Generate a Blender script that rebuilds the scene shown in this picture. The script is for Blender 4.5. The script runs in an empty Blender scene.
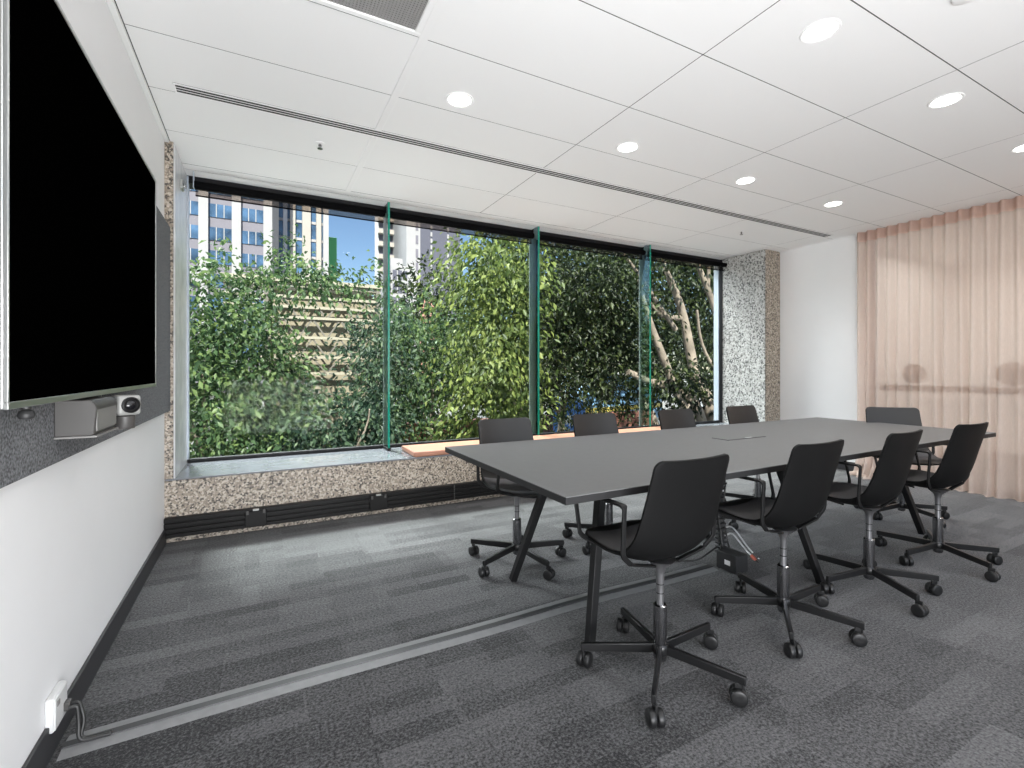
import bpy, bmesh, math, random
import numpy as np
from mathutils import Vector, Matrix, Euler

random.seed(7)
rng = np.random.default_rng(7)
S = bpy.context.scene
COL = S.collection
PI = math.pi

# ------------------------------------------------------------------ helpers
def tag(o, label=None, cat=None, group=None, kind=None):
    if label: o['label'] = label
    if cat: o['category'] = cat
    if group: o['group'] = group
    if kind: o['kind'] = kind
    return o

def empty(name, loc=(0, 0, 0), rz=0.0):
    o = bpy.data.objects.new(name, None)
    COL.objects.link(o)
    o.location = loc
    o.rotation_euler = (0, 0, rz)
    o.empty_display_size = 0.1
    return o

class MB:
    """collects geometry and links it as ONE mesh object"""
    def __init__(self):
        self.v, self.f = [], []
    def add(self, vs, fs):
        b = len(self.v)
        self.v += [tuple(p) for p in vs]
        self.f += [tuple(b + i for i in f) for f in fs]
        return self
    def box(self, x0, x1, y0, y1, z0, z1):
        vs = [(x, y, z) for z in (z0, z1) for y in (y0, y1) for x in (x0, x1)]
        return self.add(vs, [(0, 2, 3, 1), (4, 5, 7, 6), (0, 1, 5, 4), (2, 6, 7, 3), (0, 4, 6, 2), (1, 3, 7, 5)])
    def bar(self, a, b, w, h, up=(0, 0, 1), w2=None, h2=None):
        """rectangular bar from a to b, width w (sideways) and height h"""
        a, b = Vector(a), Vector(b)
        d = (b - a).normalized()
        s = d.cross(Vector(up))
        if s.length < 1e-4: s = d.cross(Vector((1, 0, 0)))
        s.normalize()
        u = s.cross(d).normalized()
        w2 = w if w2 is None else w2
        h2 = h if h2 is None else h2
        vs = []
        for p, ww, hh in ((a, w, h), (b, w2, h2)):
            for i, j in ((-1, -1), (1, -1), (1, 1), (-1, 1)):
                vs.append(p + s * (i * ww / 2) + u * (j * hh / 2))
        return self.add(vs, [(3, 2, 1, 0), (4, 5, 6, 7), (0, 1, 5, 4), (1, 2, 6, 5), (2, 3, 7, 6), (3, 0, 4, 7)])
    def tube(self, pts, r, n=10, caps=True):
        pts = [Vector(p) for p in pts]
        rs = r if isinstance(r, (list, tuple)) else [r] * len(pts)
        vs, fs = [], []
        nrm = None
        for i, p in enumerate(pts):
            if i == 0: d = pts[1] - pts[0]
            elif i == len(pts) - 1: d = pts[-1] - pts[-2]
            else: d = (pts[i + 1] - pts[i]).normalized() + (pts[i] - pts[i - 1]).normalized()
            if d.length < 1e-9: d = Vector((0, 0, 1))
            d.normalize()
            if nrm is None:
                nrm = d.cross(Vector((0, 0, 1)))
                if nrm.length < 1e-3: nrm = d.cross(Vector((1, 0, 0)))
            nrm = (nrm - d * nrm.dot(d)).normalized()
            bi = d.cross(nrm)
            for k in range(n):
                a = 2 * PI * k / n
                vs.append(p + nrm * (math.cos(a) * rs[i]) + bi * (math.sin(a) * rs[i]))
        for i in range(len(pts) - 1):
            for k in range(n):
                k2 = (k + 1) % n
                fs.append((i * n + k, i * n + k2, (i + 1) * n + k2, (i + 1) * n + k))
        if caps:
            fs.append(tuple(range(n - 1, -1, -1)))
            fs.append(tuple((len(pts) - 1) * n + k for k in range(n)))
        return self.add(vs, fs)
    def lathe(self, prof, n=28, origin=(0, 0, 0), axis='z', caps=True):
        """prof: list of (r, h)"""
        ox, oy, oz = origin
        vs, fs = [], []
        for r, h in prof:
            for k in range(n):
                a = 2 * PI * k / n
                c, s = r * math.cos(a), r * math.sin(a)
                if axis == 'z': vs.append((ox + c, oy + s, oz + h))
                elif axis == 'x': vs.append((ox + h, oy + c, oz + s))
                else: vs.append((ox + s, oy + h, oz + c))
        for i in range(len(prof) - 1):
            for k in range(n):
                k2 = (k + 1) % n
                fs.append((i * n + k, i * n + k2, (i + 1) * n + k2, (i + 1) * n + k))
        if caps:
            fs.append(tuple(range(n - 1, -1, -1)))
            fs.append(tuple((len(prof) - 1) * n + k for k in range(n)))
        return self.add(vs, fs)
    def ribbon(self, pts, sides, nrms, w, t):
        """flat band: at each point a width direction and a normal"""
        vs, fs = [], []
        ws = w if isinstance(w, (list, tuple)) else [w] * len(pts)
        for p, s, m, w in zip(pts, sides, nrms, ws):
            p, s, m = Vector(p), Vector(s).normalized(), Vector(m).normalized()
            for i, j in ((-1, -1), (1, -1), (1, 1), (-1, 1)):
                vs.append(p + s * (i * w / 2) + m * (j * t / 2))
        for i in range(len(pts) - 1):
            for k in range(4):
                k2 = (k + 1) % 4
                fs.append((i * 4 + k, i * 4 + k2, i * 4 + 4 + k2, i * 4 + 4 + k))
        fs.append((3, 2, 1, 0))
        e = (len(pts) - 1) * 4
        fs.append((e, e + 1, e + 2, e + 3))
        return self.add(vs, fs)
    def build(self, name, mat, parent=None, bevel=0.0, smooth=None, seg=2, fix=True):
        me = bpy.data.meshes.new(name)
        me.from_pydata([tuple(p) for p in self.v], [], self.f)
        if fix:
            bm = bmesh.new(); bm.from_mesh(me)
            bmesh.ops.recalc_face_normals(bm, faces=bm.faces)
            bm.to_mesh(me); bm.free()
        o = bpy.data.objects.new(name, me)
        COL.objects.link(o)
        if mat: me.materials.append(mat)
        if parent: o.parent = parent
        if smooth:
            for p in me.polygons: p.use_smooth = True
            me.set_sharp_from_angle(angle=math.radians(smooth))
        if bevel:
            m = o.modifiers.new('bevel', 'BEVEL')
            m.width = bevel; m.segments = seg; m.limit_method = 'ANGLE'; m.angle_limit = math.radians(40)
            for p in me.polygons: p.use_smooth = True
            me.set_sharp_from_angle(angle=math.radians(35))
        return o

def copy_tree(o, parent=None):
    c = o.copy()
    COL.objects.link(c)
    if parent is not None:
        c.parent = parent
    for ch in [x for x in list(COL.objects) if x.parent is o]:
        copy_tree(ch, c)
    return c

def rounded_path(pts, r, n=5):
    """polyline with rounded corners"""
    pts = [Vector(p) for p in pts]
    out = [pts[0]]
    for i in range(1, len(pts) - 1):
        a, b, c = pts[i - 1], pts[i], pts[i + 1]
        d1 = (a - b); d2 = (c - b)
        rr = min(r, d1.length * .45, d2.length * .45)
        p1 = b + d1.normalized() * rr; p2 = b + d2.normalized() * rr
        for k in range(n + 1):
            t = k / n
            out.append(p1 * (1 - t) ** 2 + b * 2 * t * (1 - t) + p2 * t * t)
    out.append(pts[-1])
    return out

# ------------------------------------------------------------------ materials
def mat(name):
    m = bpy.data.materials.new(name)
    m.use_nodes = True
    nt = m.node_tree
    return m, nt, nt.nodes['Principled BSDF']

def plain(name, col, rough=.5, metal=0.0, spec=.5, noise=0.0, nscale=60, bump=0.0, coat=0.0):
    m, nt, b = mat(name)
    b.inputs['Base Color'].default_value = (*col, 1)
    b.inputs['Roughness'].default_value = rough
    b.inputs['Metallic'].default_value = metal
    b.inputs['Specular IOR Level'].default_value = spec
    b.inputs['Coat Weight'].default_value = coat
    tc = nt.nodes.new('ShaderNodeTexCoord')
    nz = nt.nodes.new('ShaderNodeTexNoise')
    nz.inputs['Scale'].default_value = nscale
    nz.inputs['Detail'].default_value = 4
    nt.links.new(tc.outputs['Object'], nz.inputs['Vector'])
    if noise:
        r = nt.nodes.new('ShaderNodeValToRGB')
        r.color_ramp.elements[0].color = (*[max(0, c * (1 - noise)) for c in col], 1)
        r.color_ramp.elements[1].color = (*[min(1, c * (1 + noise)) for c in col], 1)
        r.color_ramp.elements[0].position = .3
        r.color_ramp.elements[1].position = .7
        nt.links.new(nz.outputs['Fac'], r.inputs['Fac'])
        nt.links.new(r.outputs['Color'], b.inputs['Base Color'])
    if bump:
        bp = nt.nodes.new('ShaderNodeBump')
        bp.inputs['Strength'].default_value = bump
        bp.inputs['Distance'].default_value = .002
        nt.links.new(nz.outputs['Fac'], bp.inputs['Height'])
        nt.links.new(bp.outputs['Normal'], b.inputs['Normal'])
    return m

def emit(name, col, st):
    m, nt, b = mat(name)
    b.inputs['Base Color'].default_value = (*col, 1)
    b.inputs['Emission Color'].default_value = (*col, 1)
    b.inputs['Emission Strength'].default_value = st
    return m

def glass(name, tint=(1, 1, 1), ior=1.3, refl=1.0):
    m, nt, b = mat(name)
    nt.nodes.remove(b)
    out = nt.nodes['Material Output']
    tr = nt.nodes.new('ShaderNodeBsdfTransparent'); tr.inputs['Color'].default_value = (*tint, 1)
    gl = nt.nodes.new('ShaderNodeBsdfGlossy'); gl.inputs['Roughness'].default_value = .0
    gl.inputs['Color'].default_value = (refl, refl, refl, 1)
    fr = nt.nodes.new('ShaderNodeFresnel'); fr.inputs['IOR'].default_value = ior
    mx = nt.nodes.new('ShaderNodeMixShader')
    nt.links.new(fr.outputs['Fac'], mx.inputs['Fac'])
    nt.links.new(tr.outputs['BSDF'], mx.inputs[1])
    nt.links.new(gl.outputs['BSDF'], mx.inputs[2])
    nt.links.new(mx.outputs['Shader'], out.inputs['Surface'])
    return m

def granite(name, base, dark, light, scale=70):
    m, nt, b = mat(name)
    tc = nt.nodes.new('ShaderNodeTexCoord')
    vo = nt.nodes.new('ShaderNodeTexVoronoi'); vo.inputs['Scale'].default_value = scale
    nz = nt.nodes.new('ShaderNodeTexNoise'); nz.inputs['Scale'].default_value = scale * .9; nz.inputs['Detail'].default_value = 3
    nt.links.new(tc.outputs['Object'], vo.inputs['Vector']); nt.links.new(tc.outputs['Object'], nz.inputs['Vector'])
    sep = nt.nodes.new('ShaderNodeSeparateColor'); nt.links.new(vo.outputs['Color'], sep.inputs['Color'])
    r = nt.nodes.new('ShaderNodeValToRGB'); r.color_ramp.interpolation = 'CONSTANT'
    e = r.color_ramp.elements
    e[0].color = (*dark, 1); e[1].position = .2; e[1].color = (*base, 1)
    x = e.new(.55); x.color = (*light, 1)
    x = e.new(.8); x.color = (*[c * .72 for c in base], 1)
    x = e.new(.93); x.color = (*[c * 1.15 for c in light], 1)
    nt.links.new(sep.outputs['Red'], r.inputs['Fac'])
    mx = nt.nodes.new('ShaderNodeMix'); mx.data_type = 'RGBA'; mx.inputs['Factor'].default_value = .18
    r2 = nt.nodes.new('ShaderNodeValToRGB')
    r2.color_ramp.elements[0].position = .38; r2.color_ramp.elements[0].color = (*dark, 1)
    r2.color_ramp.elements[1].position = .55; r2.color_ramp.elements[1].color = (*light, 1)
    nt.links.new(nz.outputs['Fac'], r2.inputs['Fac'])
    nt.links.new(r.outputs['Color'], mx.inputs['A']); nt.links.new(r2.outputs['Color'], mx.inputs['B'])
    nt.links.new(mx.outputs['Result'], b.inputs['Base Color'])
    b.inputs['Roughness'].default_value = .45
    return m

def carpet_material():
    m, nt, b = mat('carpet_planks')
    L = nt.links.new
    tc = nt.nodes.new('ShaderNodeTexCoord')
    # planks laid along X
    br = nt.nodes.new('ShaderNodeTexBrick')
    br.inputs['Scale'].default_value = 1.0
    br.inputs['Brick Width'].default_value = 1.0; br.inputs['Row Height'].default_value = .25
    br.inputs['Mortar Size'].default_value = .0; br.inputs['Bias'].default_value = 0
    br.inputs['Color1'].default_value = (.0, .0, .0, 1); br.inputs['Color2'].default_value = (1, 1, 1, 1)
    br.offset = .37; br.offset_frequency = 2
    L(tc.outputs['Object'], br.inputs['Vector'])
    # smaller blocks woven inside the planks
    def blocks(w, h, off, shift):
        q = nt.nodes.new('ShaderNodeTexBrick')
        q.inputs['Scale'].default_value = 1.0
        q.inputs['Brick Width'].default_value = w; q.inputs['Row Height'].default_value = h
        q.inputs['Mortar Size'].default_value = .0; q.offset = off
        q.inputs['Color1'].default_value = (0, 0, 0, 1); q.inputs['Color2'].default_value = (1, 1, 1, 1)
        mp = nt.nodes.new('ShaderNodeMapping'); mp.inputs['Location'].default_value = shift
        L(tc.outputs['Object'], mp.inputs['Vector']); L(mp.outputs['Vector'], q.inputs['Vector'])
        return q
    b1 = blocks(.46, .0833, .41, (.13, 0, 0))
    b2 = blocks(.23, .25, .29, (.31, .0, 0))
    def mathn(op, a, bb):
        n = nt.nodes.new('ShaderNodeMath'); n.operation = op
        for i, x in enumerate((a, bb)):
            if isinstance(x, (int, float)): n.inputs[i].default_value = x
            else: L(x, n.inputs[i])
        return n.outputs[0]
    s = mathn('ADD', mathn('MULTIPLY', br.outputs['Color'], .3), mathn('MULTIPLY', b1.outputs['Color'], .5))
    s = mathn('ADD', s, mathn('MULTIPLY', b2.outputs['Color'], .25))
    fine = nt.nodes.new('ShaderNodeTexNoise'); fine.inputs['Scale'].default_value = 115; fine.inputs['Detail'].default_value = 2.5; fine.inputs['Roughness'].default_value = .75
    L(tc.outputs['Object'], fine.inputs['Vector'])
    mp = nt.nodes.new('ShaderNodeMapping'); mp.inputs['Scale'].default_value = (14, 120, 1)
    L(tc.outputs['Object'], mp.inputs['Vector'])
    st = nt.nodes.new('ShaderNodeTexNoise'); st.inputs['Scale'].default_value = 1; st.inputs['Detail'].default_value = 2
    L(mp.outputs['Vector'], st.inputs['Vector'])
    ramp = nt.nodes.new('ShaderNodeValToRGB')
    ramp.color_ramp.elements[0].position = .0; ramp.color_ramp.elements[0].color = (.008, .008, .009, 1)
    ramp.color_ramp.elements[1].position = 1; ramp.color_ramp.elements[1].color = (.122, .121, .125, 1)
    s2 = mathn('ADD', mathn('MULTIPLY', s, .85), mathn('MULTIPLY', st.outputs['Fac'], .22))
    f2 = mathn('MULTIPLY', mathn('SUBTRACT', fine.outputs['Fac'], .54), 2.9)
    gr = nt.nodes.new('ShaderNodeTexNoise'); gr.inputs['Scale'].default_value = 70; gr.inputs['Detail'].default_value = 1
    L(tc.outputs['Object'], gr.inputs['Vector'])
    f3 = mathn('MULTIPLY', mathn('SUBTRACT', gr.outputs['Fac'], .5), .9)
    L(mathn('ADD', mathn('ADD', s2, f2), f3), ramp.inputs['Fac'])
    L(ramp.outputs['Color'], b.inputs['Base Color'])
    b.inputs['Roughness'].default_value = .9
    b.inputs['Specular IOR Level'].default_value = .25
    b.inputs['Sheen Weight'].default_value = .25
    b.inputs['Sheen Roughness'].default_value = .4
    bp = nt.nodes.new('ShaderNodeBump'); bp.inputs['Strength'].default_value = .6; bp.inputs['Distance'].default_value = .004
    L(fine.outputs['Fac'], bp.inputs['Height']); L(bp.outputs['Normal'], b.inputs['Normal'])
    return m

def leaf_material(name, c0, c1, c2):
    m, nt, b = mat(name)
    L = nt.links.new
    nt.nodes.remove(b)
    out = nt.nodes['Material Output']
    ge = nt.nodes.new('ShaderNodeNewGeometry')
    r = nt.nodes.new('ShaderNodeValToRGB')
    e = r.color_ramp.elements
    e[0].color = (*c0, 1); e[1].color = (*c2, 1)
    x = e.new(.55); x.color = (*c1, 1)
    L(ge.outputs['Random Per Island'], r.inputs['Fac'])
    d = nt.nodes.new('ShaderNodeBsdfDiffuse'); t = nt.nodes.new('ShaderNodeBsdfTranslucent')
    g = nt.nodes.new('ShaderNodeBsdfGlossy'); g.inputs['Roughness'].default_value = .45
    g.inputs['Color'].default_value = (.5, .55, .5, 1)
    L(r.outputs['Color'], d.inputs['Color']); L(r.outputs['Color'], t.inputs['Color'])
    m1 = nt.nodes.new('ShaderNodeMixShader'); m1.inputs['Fac'].default_value = .3
    L(d.outputs['BSDF'], m1.inputs[1]); L(t.outputs['BSDF'], m1.inputs[2])
    m2 = nt.nodes.new('ShaderNodeMixShader'); m2.inputs['Fac'].default_value = .04
    L(m1.outputs['Shader'], m2.inputs[1]); L(g.outputs['BSDF'], m2.inputs[2])
    L(m2.outputs['Shader'], out.inputs['Surface'])
    return m

def curtain_material(name, col, see):
    m, nt, b = mat(name)
    L = nt.links.new
    nt.nodes.remove(b)
    out = nt.nodes['Material Output']
    tc = nt.nodes.new('ShaderNodeTexCoord')
    mp = nt.nodes.new('ShaderNodeMapping'); mp.inputs['Scale'].default_value = (300, 300, 25)
    nz = nt.nodes.new('ShaderNodeTexNoise'); nz.inputs['Scale'].default_value = 1; nz.inputs['Detail'].default_value = 2
    L(tc.outputs['Object'], mp.inputs['Vector']); L(mp.outputs['Vector'], nz.inputs['Vector'])
    r = nt.nodes.new('ShaderNodeValToRGB')
    r.color_ramp.elements[0].color = (*[c * .86 for c in col], 1); r.color_ramp.elements[1].color = (*[min(1, c * 1.1) for c in col], 1)
    L(nz.outputs['Fac'], r.inputs['Fac'])
    d = nt.nodes.new('ShaderNodeBsdfDiffuse'); t = nt.nodes.new('ShaderNodeBsdfTranslucent'); tr = nt.nodes.new('ShaderNodeBsdfTransparent')
    tr.inputs['Color'].default_value = (1, .93, .88, 1)
    L(r.outputs['Color'], d.inputs['Color']); L(r.outputs['Color'], t.inputs['Color'])
    m1 = nt.nodes.new('ShaderNodeMixShader'); m1.inputs['Fac'].default_value = .45
    L(d.outputs['BSDF'], m1.inputs[1]); L(t.outputs['BSDF'], m1.inputs[2])
    m2 = nt.nodes.new('ShaderNodeMixShader'); m2.inputs['Fac'].default_value = see
    L(m1.outputs['Shader'], m2.inputs[1]); L(tr.outputs['BSDF'], m2.inputs[2])
    L(m2.outputs['Shader'], out.inputs['Surface'])
    return m

M = {}
M['wall'] = plain('white_wall_paint', (.80, .80, .81), .55, noise=.012, nscale=3)
M['ceil'] = plain('ceiling_tile', (.84, .84, .84), .8, noise=.008, nscale=200)
M['gap'] = plain('ceiling_shadow_gap', (.05, .05, .05), .8)
M['white'] = plain('white_metal', (.86, .86, .86), .4)
M['outlet'] = plain('white_outlet_plastic', (.62, .62, .62), .4)
M['base'] = plain('black_skirting', (.028, .028, .031), .5)
M['carpet'] = carpet_material()
M['granite'] = granite('granite_brown', (.29, .24, .19), (.030, .024, .020), (.50, .44, .37), 85)
M['granite_lit'] = granite('granite_lit', (.40, .395, .38), (.05, .05, .05), (.56, .56, .55), 66)  # column granite with the window light put into its paler colour
M['sill'] = plain('polished_sill_stone', (.20, .21, .23), .08, noise=.08, nscale=9)
M['reveal'] = plain('reveal_stone', (.62, .63, .65), .2, noise=.12, nscale=7)
M['black'] = plain('black_metal', (.008, .008, .0085), .45, spec=.25)
M['arm'] = plain('matte_black_steel', (.0065, .0065, .0068), .5, spec=.22)
M['blackp'] = plain('black_plastic', (.022, .022, .023), .5)
M['trunk'] = plain('trunking_black', (.0065, .006, .006), .4, spec=.25)
M['shell'] = plain('shell_plastic_inside', (.021, .0195, .019), .42, spec=.45, noise=.04, nscale=300)
M['shell_out'] = plain('shell_plastic_outside', (.0055, .0055, .0057), .55, spec=.10, noise=.04, nscale=300)
M['pad'] = plain('grey_seat_fabric', (.155, .152, .157), .75, noise=.15, nscale=500)
M['bracket'] = plain('bracket_metal', (.30, .30, .31), .3, metal=.85)
M['chrome'] = plain('chrome', (.55, .55, .56), .16, metal=1)
M['chromed'] = plain('dark_chrome', (.30, .30, .31), .2, metal=1)
M['legm'] = plain('base_metal', (.010, .010, .0105), .32, spec=.4)
M['castor'] = plain('caster_rubber', (.010, .010, .0105), .4, spec=.4)
M['top'] = plain('table_laminate', (.142, .142, .143), .5, spec=.16, noise=.03, nscale=40)
M['edge'] = plain('table_edge', (.016, .016, .017), .5, spec=.3)
M['screen'] = plain('screen_glass', (.0004, .0004, .0004), .3, spec=.0)
M['silver'] = plain('silver_frame', (.52, .53, .52), .28, metal=.9)
M['dgrey'] = plain('device_grey', (.060, .057, .055), .45)
M['lgrey'] = plain('device_light_grey', (.19, .185, .18), .45)
M['cam'] = plain('camera_shell', (.30, .30, .29), .4)
M['felt'] = plain('grey_felt', (.118, .121, .128), .95, noise=.75, nscale=130, bump=.6)
M['lens'] = plain('lens_glass', (.006, .006, .008), .08)
M['orange'] = plain('orange_vinyl', (.46, .225, .15), .35, noise=.04, nscale=10)
M['lamp'] = emit('lamp_diffuser', (1, .98, .95), 6)
M['glass'] = glass('window_glass', (.97, .985, .975), 1.08)
M['fin'] = glass('fin_glass', (.80, .90, .87), 1.35)
M['finedge'] = plain('fin_green_edge', (.01, .24, .17), .15)
M['finedge2'] = plain('fin_pale_edge', (.50, .58, .57), .2)
M['frame'] = plain('window_frame_dark', (.010, .010, .012), .5, spec=.2)
M['framel'] = plain('window_frame_light', (.45, .50, .58), .4)
M['blind'] = plain('blind_cassette', (.0025, .0025, .003), .8, spec=.06)
M['mesh'] = curtain_material('blind_mesh_fabric', (.03, .032, .04), .6)
M['curtain'] = curtain_material('sheer_curtain', (.80, .67, .60), .30)
M['header'] = curtain_material('curtain_header_tape', (.70, .53, .46), .03)
M['strip'] = plain('cable_cover_grey', (.175, .175, .18), .5, noise=.08, nscale=30)
M['stripb'] = plain('cable_cover_black', (.020, .020, .022), .45)
M['cable'] = plain('black_cable', (.02, .02, .02), .45)
M['cables'] = plain('silver_cable', (.52, .53, .54), .3, metal=.4)
M['red'] = plain('red_plug', (.55, .12, .08), .4)
M['grille'] = plain('grille_metal', (.27, .265, .26), .4)
M['slot'] = plain('slot_dark', (.012, .012, .012), .7)
M['dot'] = plain('glass_dot_film', (.12, .075, .06), .7)
M['bark'] = plain('bark', (.24, .205, .165), .9, noise=.35, nscale=6, bump=.8)
M['bounce_slab'] = plain('pale_bounce', (.62, .61, .58), .8, noise=.05, nscale=4)
M['ground'] = plain('asphalt_ground', (.11, .11, .105), .9, noise=.2, nscale=3)
M['brick'] = plain('brick_wall', (.20, .085, .06), .85, noise=.2, nscale=12)

# ------------------------------------------------------------------ camera
cam = bpy.data.cameras.new('camera')
co = bpy.data.objects.new('camera', cam)
COL.objects.link(co)
co.location = (0, 0, 1.19)
co.rotation_euler = (PI / 2, 0, -math.radians(27.87))
cam.sensor_width = 36
cam.lens = 477.5 / 1024 * 36
cam.shift_y = -14.4 / 1024
cam.clip_start = .02
cam.clip_end = 1000
S.camera = co

# ------------------------------------------------------------------ room shell
LX, RX, WY, GY, BY, CZ = -.575, 6.14, 4.0, 4.65, -2.6, 2.76   # left wall, right wall, sill front, glass, back, ceiling
JX, CX, SOF = -.52, 5.83, 2.752                                 # left reveal, column reveal, window soffit
FRX = 9.4                                                      # far wall of the room behind the curtain

def st(o): return tag(o, kind='structure')

st(MB().box(LX - .15, FRX, BY - .1, 4.9, -.15, 0).build('floor', M['carpet']))

# ceiling: tiles with open joints under a dark plate
c = MB()
xs = [LX, .69, 1.955, 3.23, 4.495, 5.76, RX + .02]
ys = [BY, -2.12, -1.58, -1.04, -.5, .04, .58, 1.12, 1.66, 2.2, 2.74, 3.28, 3.82, 4.38]
for i in range(len(xs) - 1):
    for j in range(len(ys) - 1):
        y1 = ys[j + 1]
        x0, x1, y0 = xs[i] + .003, xs[i + 1] - .003, ys[j] + .003
        y1 = y1 - .003
        if i == 0: x0 += .03
        if i == 0 and 2.19 > ys[j] > 1.6:                        # opening for the return air grille
            c.box(x0, .05, y0, y1, CZ, CZ + .02)
            continue
        if abs(ys[j] - 2.74) < .01:                              # the slot diffuser runs through this row
            if i in (1, 2, 3, 4):
                y1 = 3.172
            elif i == 0:
                c.box(x0, -.42, y0, y1, CZ, CZ + .02); x0 = -.42; y1 = 3.172
            elif i == 5:
                c.box(5.92, x1, y0, y1, CZ, CZ + .02); x1 = 5.92; y1 = 3.172
        c.box(x0, x1, y0, y1, CZ, CZ + .02)
c.box(LX + .03, RX, 4.386, 4.494, CZ, CZ + .02)
c.box(LX + .03, RX, 4.50, 4.7, CZ, CZ + .02)
st(c.build('ceiling', M['ceil']))
st(MB().box(LX - .15, FRX, BY - .1, 4.9, CZ + .0009, CZ + .2).build('ceiling_slab', M['gap']))
st(MB().box(.665, .708, BY, 3.170, CZ - .004, CZ + .03).box(.665, .708, 3.285, 4.38, CZ - .004, CZ + .03).build('trim_1', M['ceil'], bevel=.002))
st(MB().box(LX, LX + .028, BY, 4.0, CZ - .012, CZ + .03).build('trim_2', M['ceil'], bevel=.002))
st(MB().box(RX - .03, RX, 2.99, 3.97, CZ - .006, CZ + .03).build('trim_3', M['ceil'], bevel=.002))

# walls
w = MB().box(LX - .15, LX, BY, WY, 0, CZ + .06)
st(w.build('wall_left', M['wall']))
st(MB().box(LX, LX + .012, BY, WY - .001, 0, .105).build('baseboard_left', M['base'], bevel=.003))
st(MB().box(RX, RX + .12, 2.93, 3.97, 0, CZ + .06).build('wall_right', M['wall']))
st(MB().box(RX - .012, RX, 2.93, 3.97, 0, .105).build('baseboard_right', M['base'], bevel=.003))
# window wall: granite jamb, sill block, column
jl = MB().box(LX - .15, JX - .006, WY, GY + .12, .4375, CZ + .06)
st(jl.build('wall_window_jamb', M['granite'], bevel=.004))
st(MB().box(JX - .006, JX + .004, WY + .012, GY - .02, .435, SOF).build('trim_4', M['reveal'], bevel=.002))
st(MB().box(LX - .15, CX, WY, GY + .12, 0, .425).build('wall_window', M['granite'], bevel=.006))
col = MB().box(CX, RX + .12, 3.97, GY + .015, 0, CZ + .06)
st(col.build('wall_column', M['granite_lit'], bevel=.005))
st(MB().box(CX + .012, RX - .0, 3.958, 3.97, 0, CZ).build('wall_column_front', M['granite'], bevel=.003))
st(MB().box(CX - .012, CX + .0, 3.958, GY - .04, .435, SOF).build('trim_5', M['granite_lit'], bevel=.003))
# sill of polished stone, laid in slabs
sl = MB()
xe = [LX + .002, 1.05, 2.67, 4.29, CX]
for i in range(4):
    sl.box(xe[i] + .0015, xe[i + 1] - .0015, WY - .004, GY - .03, .425, .437)
st(sl.build('window_sill', M['sill'], bevel=.002))
# head over the glass
st(MB().box(LX, RX, GY - .012, GY + .14, 2.70, CZ + .06).build('wall_window_head', M['frame']))
# back wall behind the viewer, with a wide opening added to admit light
bk = MB().box(LX - .15, RX + .12, BY - .1, BY, 0, .25)
bk.box(LX - .15, RX + .12, BY - .1, BY, 2.6, CZ + .06)
bk.box(LX - .15, LX + .3, BY - .1, BY, .25, 2.6)
bk.box(RX - .3, RX + .12, BY - .1, BY, .25, 2.6)
st(bk.build('wall_back', M['wall']))

# window: four panes between three glass fins
pw = [JX + .012, 1.06, 2.68, 4.30, CX - .012]
for i in range(4):
    p = st(MB().box(pw[i] + (.004 if i else 0), pw[i + 1] - (.004 if i < 3 else 0), GY - .006, GY + .006, .465, SOF).build('window_%d' % (i + 1), M['glass']))
fr = MB().box(JX, CX, GY - .025, GY + .03, .437, .465)
st(fr.build('window_frame_bottom', M['frame'], bevel=.002))
st(MB().box(JX, CX, GY - .032, GY - .025, .437, .458).build('trim_6', M['frame']))
st(MB().box(JX, JX + .014, GY - .03, GY + .03, .465, SOF).build('window_frame_left', M['framel'], bevel=.002))
st(MB().box(CX - .022, CX - .012, GY - .05, GY + .0, .437, SOF).build('window_frame_right', M['frame'], bevel=.002))
st(MB().box(CX - .012, CX + .2, GY + .02, GY + .10, .3, SOF).build('trim_7', M['framel'], bevel=.002))

fin_pos = ['first glass fin from the left wall, nearest the television', 'middle glass fin, behind the near left end of the table', 'glass fin nearest the granite column']
for i, x in enumerate((1.06, 2.68, 4.30)):
    f = empty('glass_fin', (x, 4.54, .437))
    tag(f, fin_pos[i] + ', green edged', 'glass fin', 'glass fins on the window')
    MB().box(-.009, .009, -.088, .094, .012, 2.305).build('pane', M['fin'], f)
    MB().box(-.0095, .0095, -.094, -.088, .012, 2.305).build('green_edge', M['finedge'], f)
    MB().box(-.0095, .0095, .094, .098, .012, 2.26).build('pale_edge', M['finedge2'], f)
    MB().box(-.016, .016, -.10, .09, 0, .026).build('shoe', M['black'], f, bevel=.002)

# roller blinds, one per bay
bl_label = ['rolled up black roller blind nearest the left wall', 'rolled up black roller blind between the first and middle glass fins',
            'rolled up black roller blind between the middle and last glass fins', 'rolled up short black roller blind beside the granite column']
for i in range(4):
    x0, x1 = pw[i] + .02, pw[i + 1] - .02
    if i == 0: x0 += .035
    L_ = x1 - x0
    b = empty('roller_blind', (x0, 4.54, 2.662))
    tag(b, bl_label[i], 'blind', 'roller blinds above the window')
    MB().lathe([(.012, -.008), (.030, -.004), (.030, 0), (.030, L_), (.030, L_ + .004), (.012, L_ + .008)], 20, axis='x').build('roll', M['blind'], b, smooth=40)
    MB().box(0, L_, .028, .0292, -.072, 0).build('fabric', M['mesh'], b)
    MB().box(0, L_, .022, .036, -.082, -.072).build('bottom_rail', M['blind'], b, bevel=.003)
    MB().box(-.012, -.006, -.03, .03, -.03, CZ - 2.662).build('bracket', M['framel'], b, bevel=.001)

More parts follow.
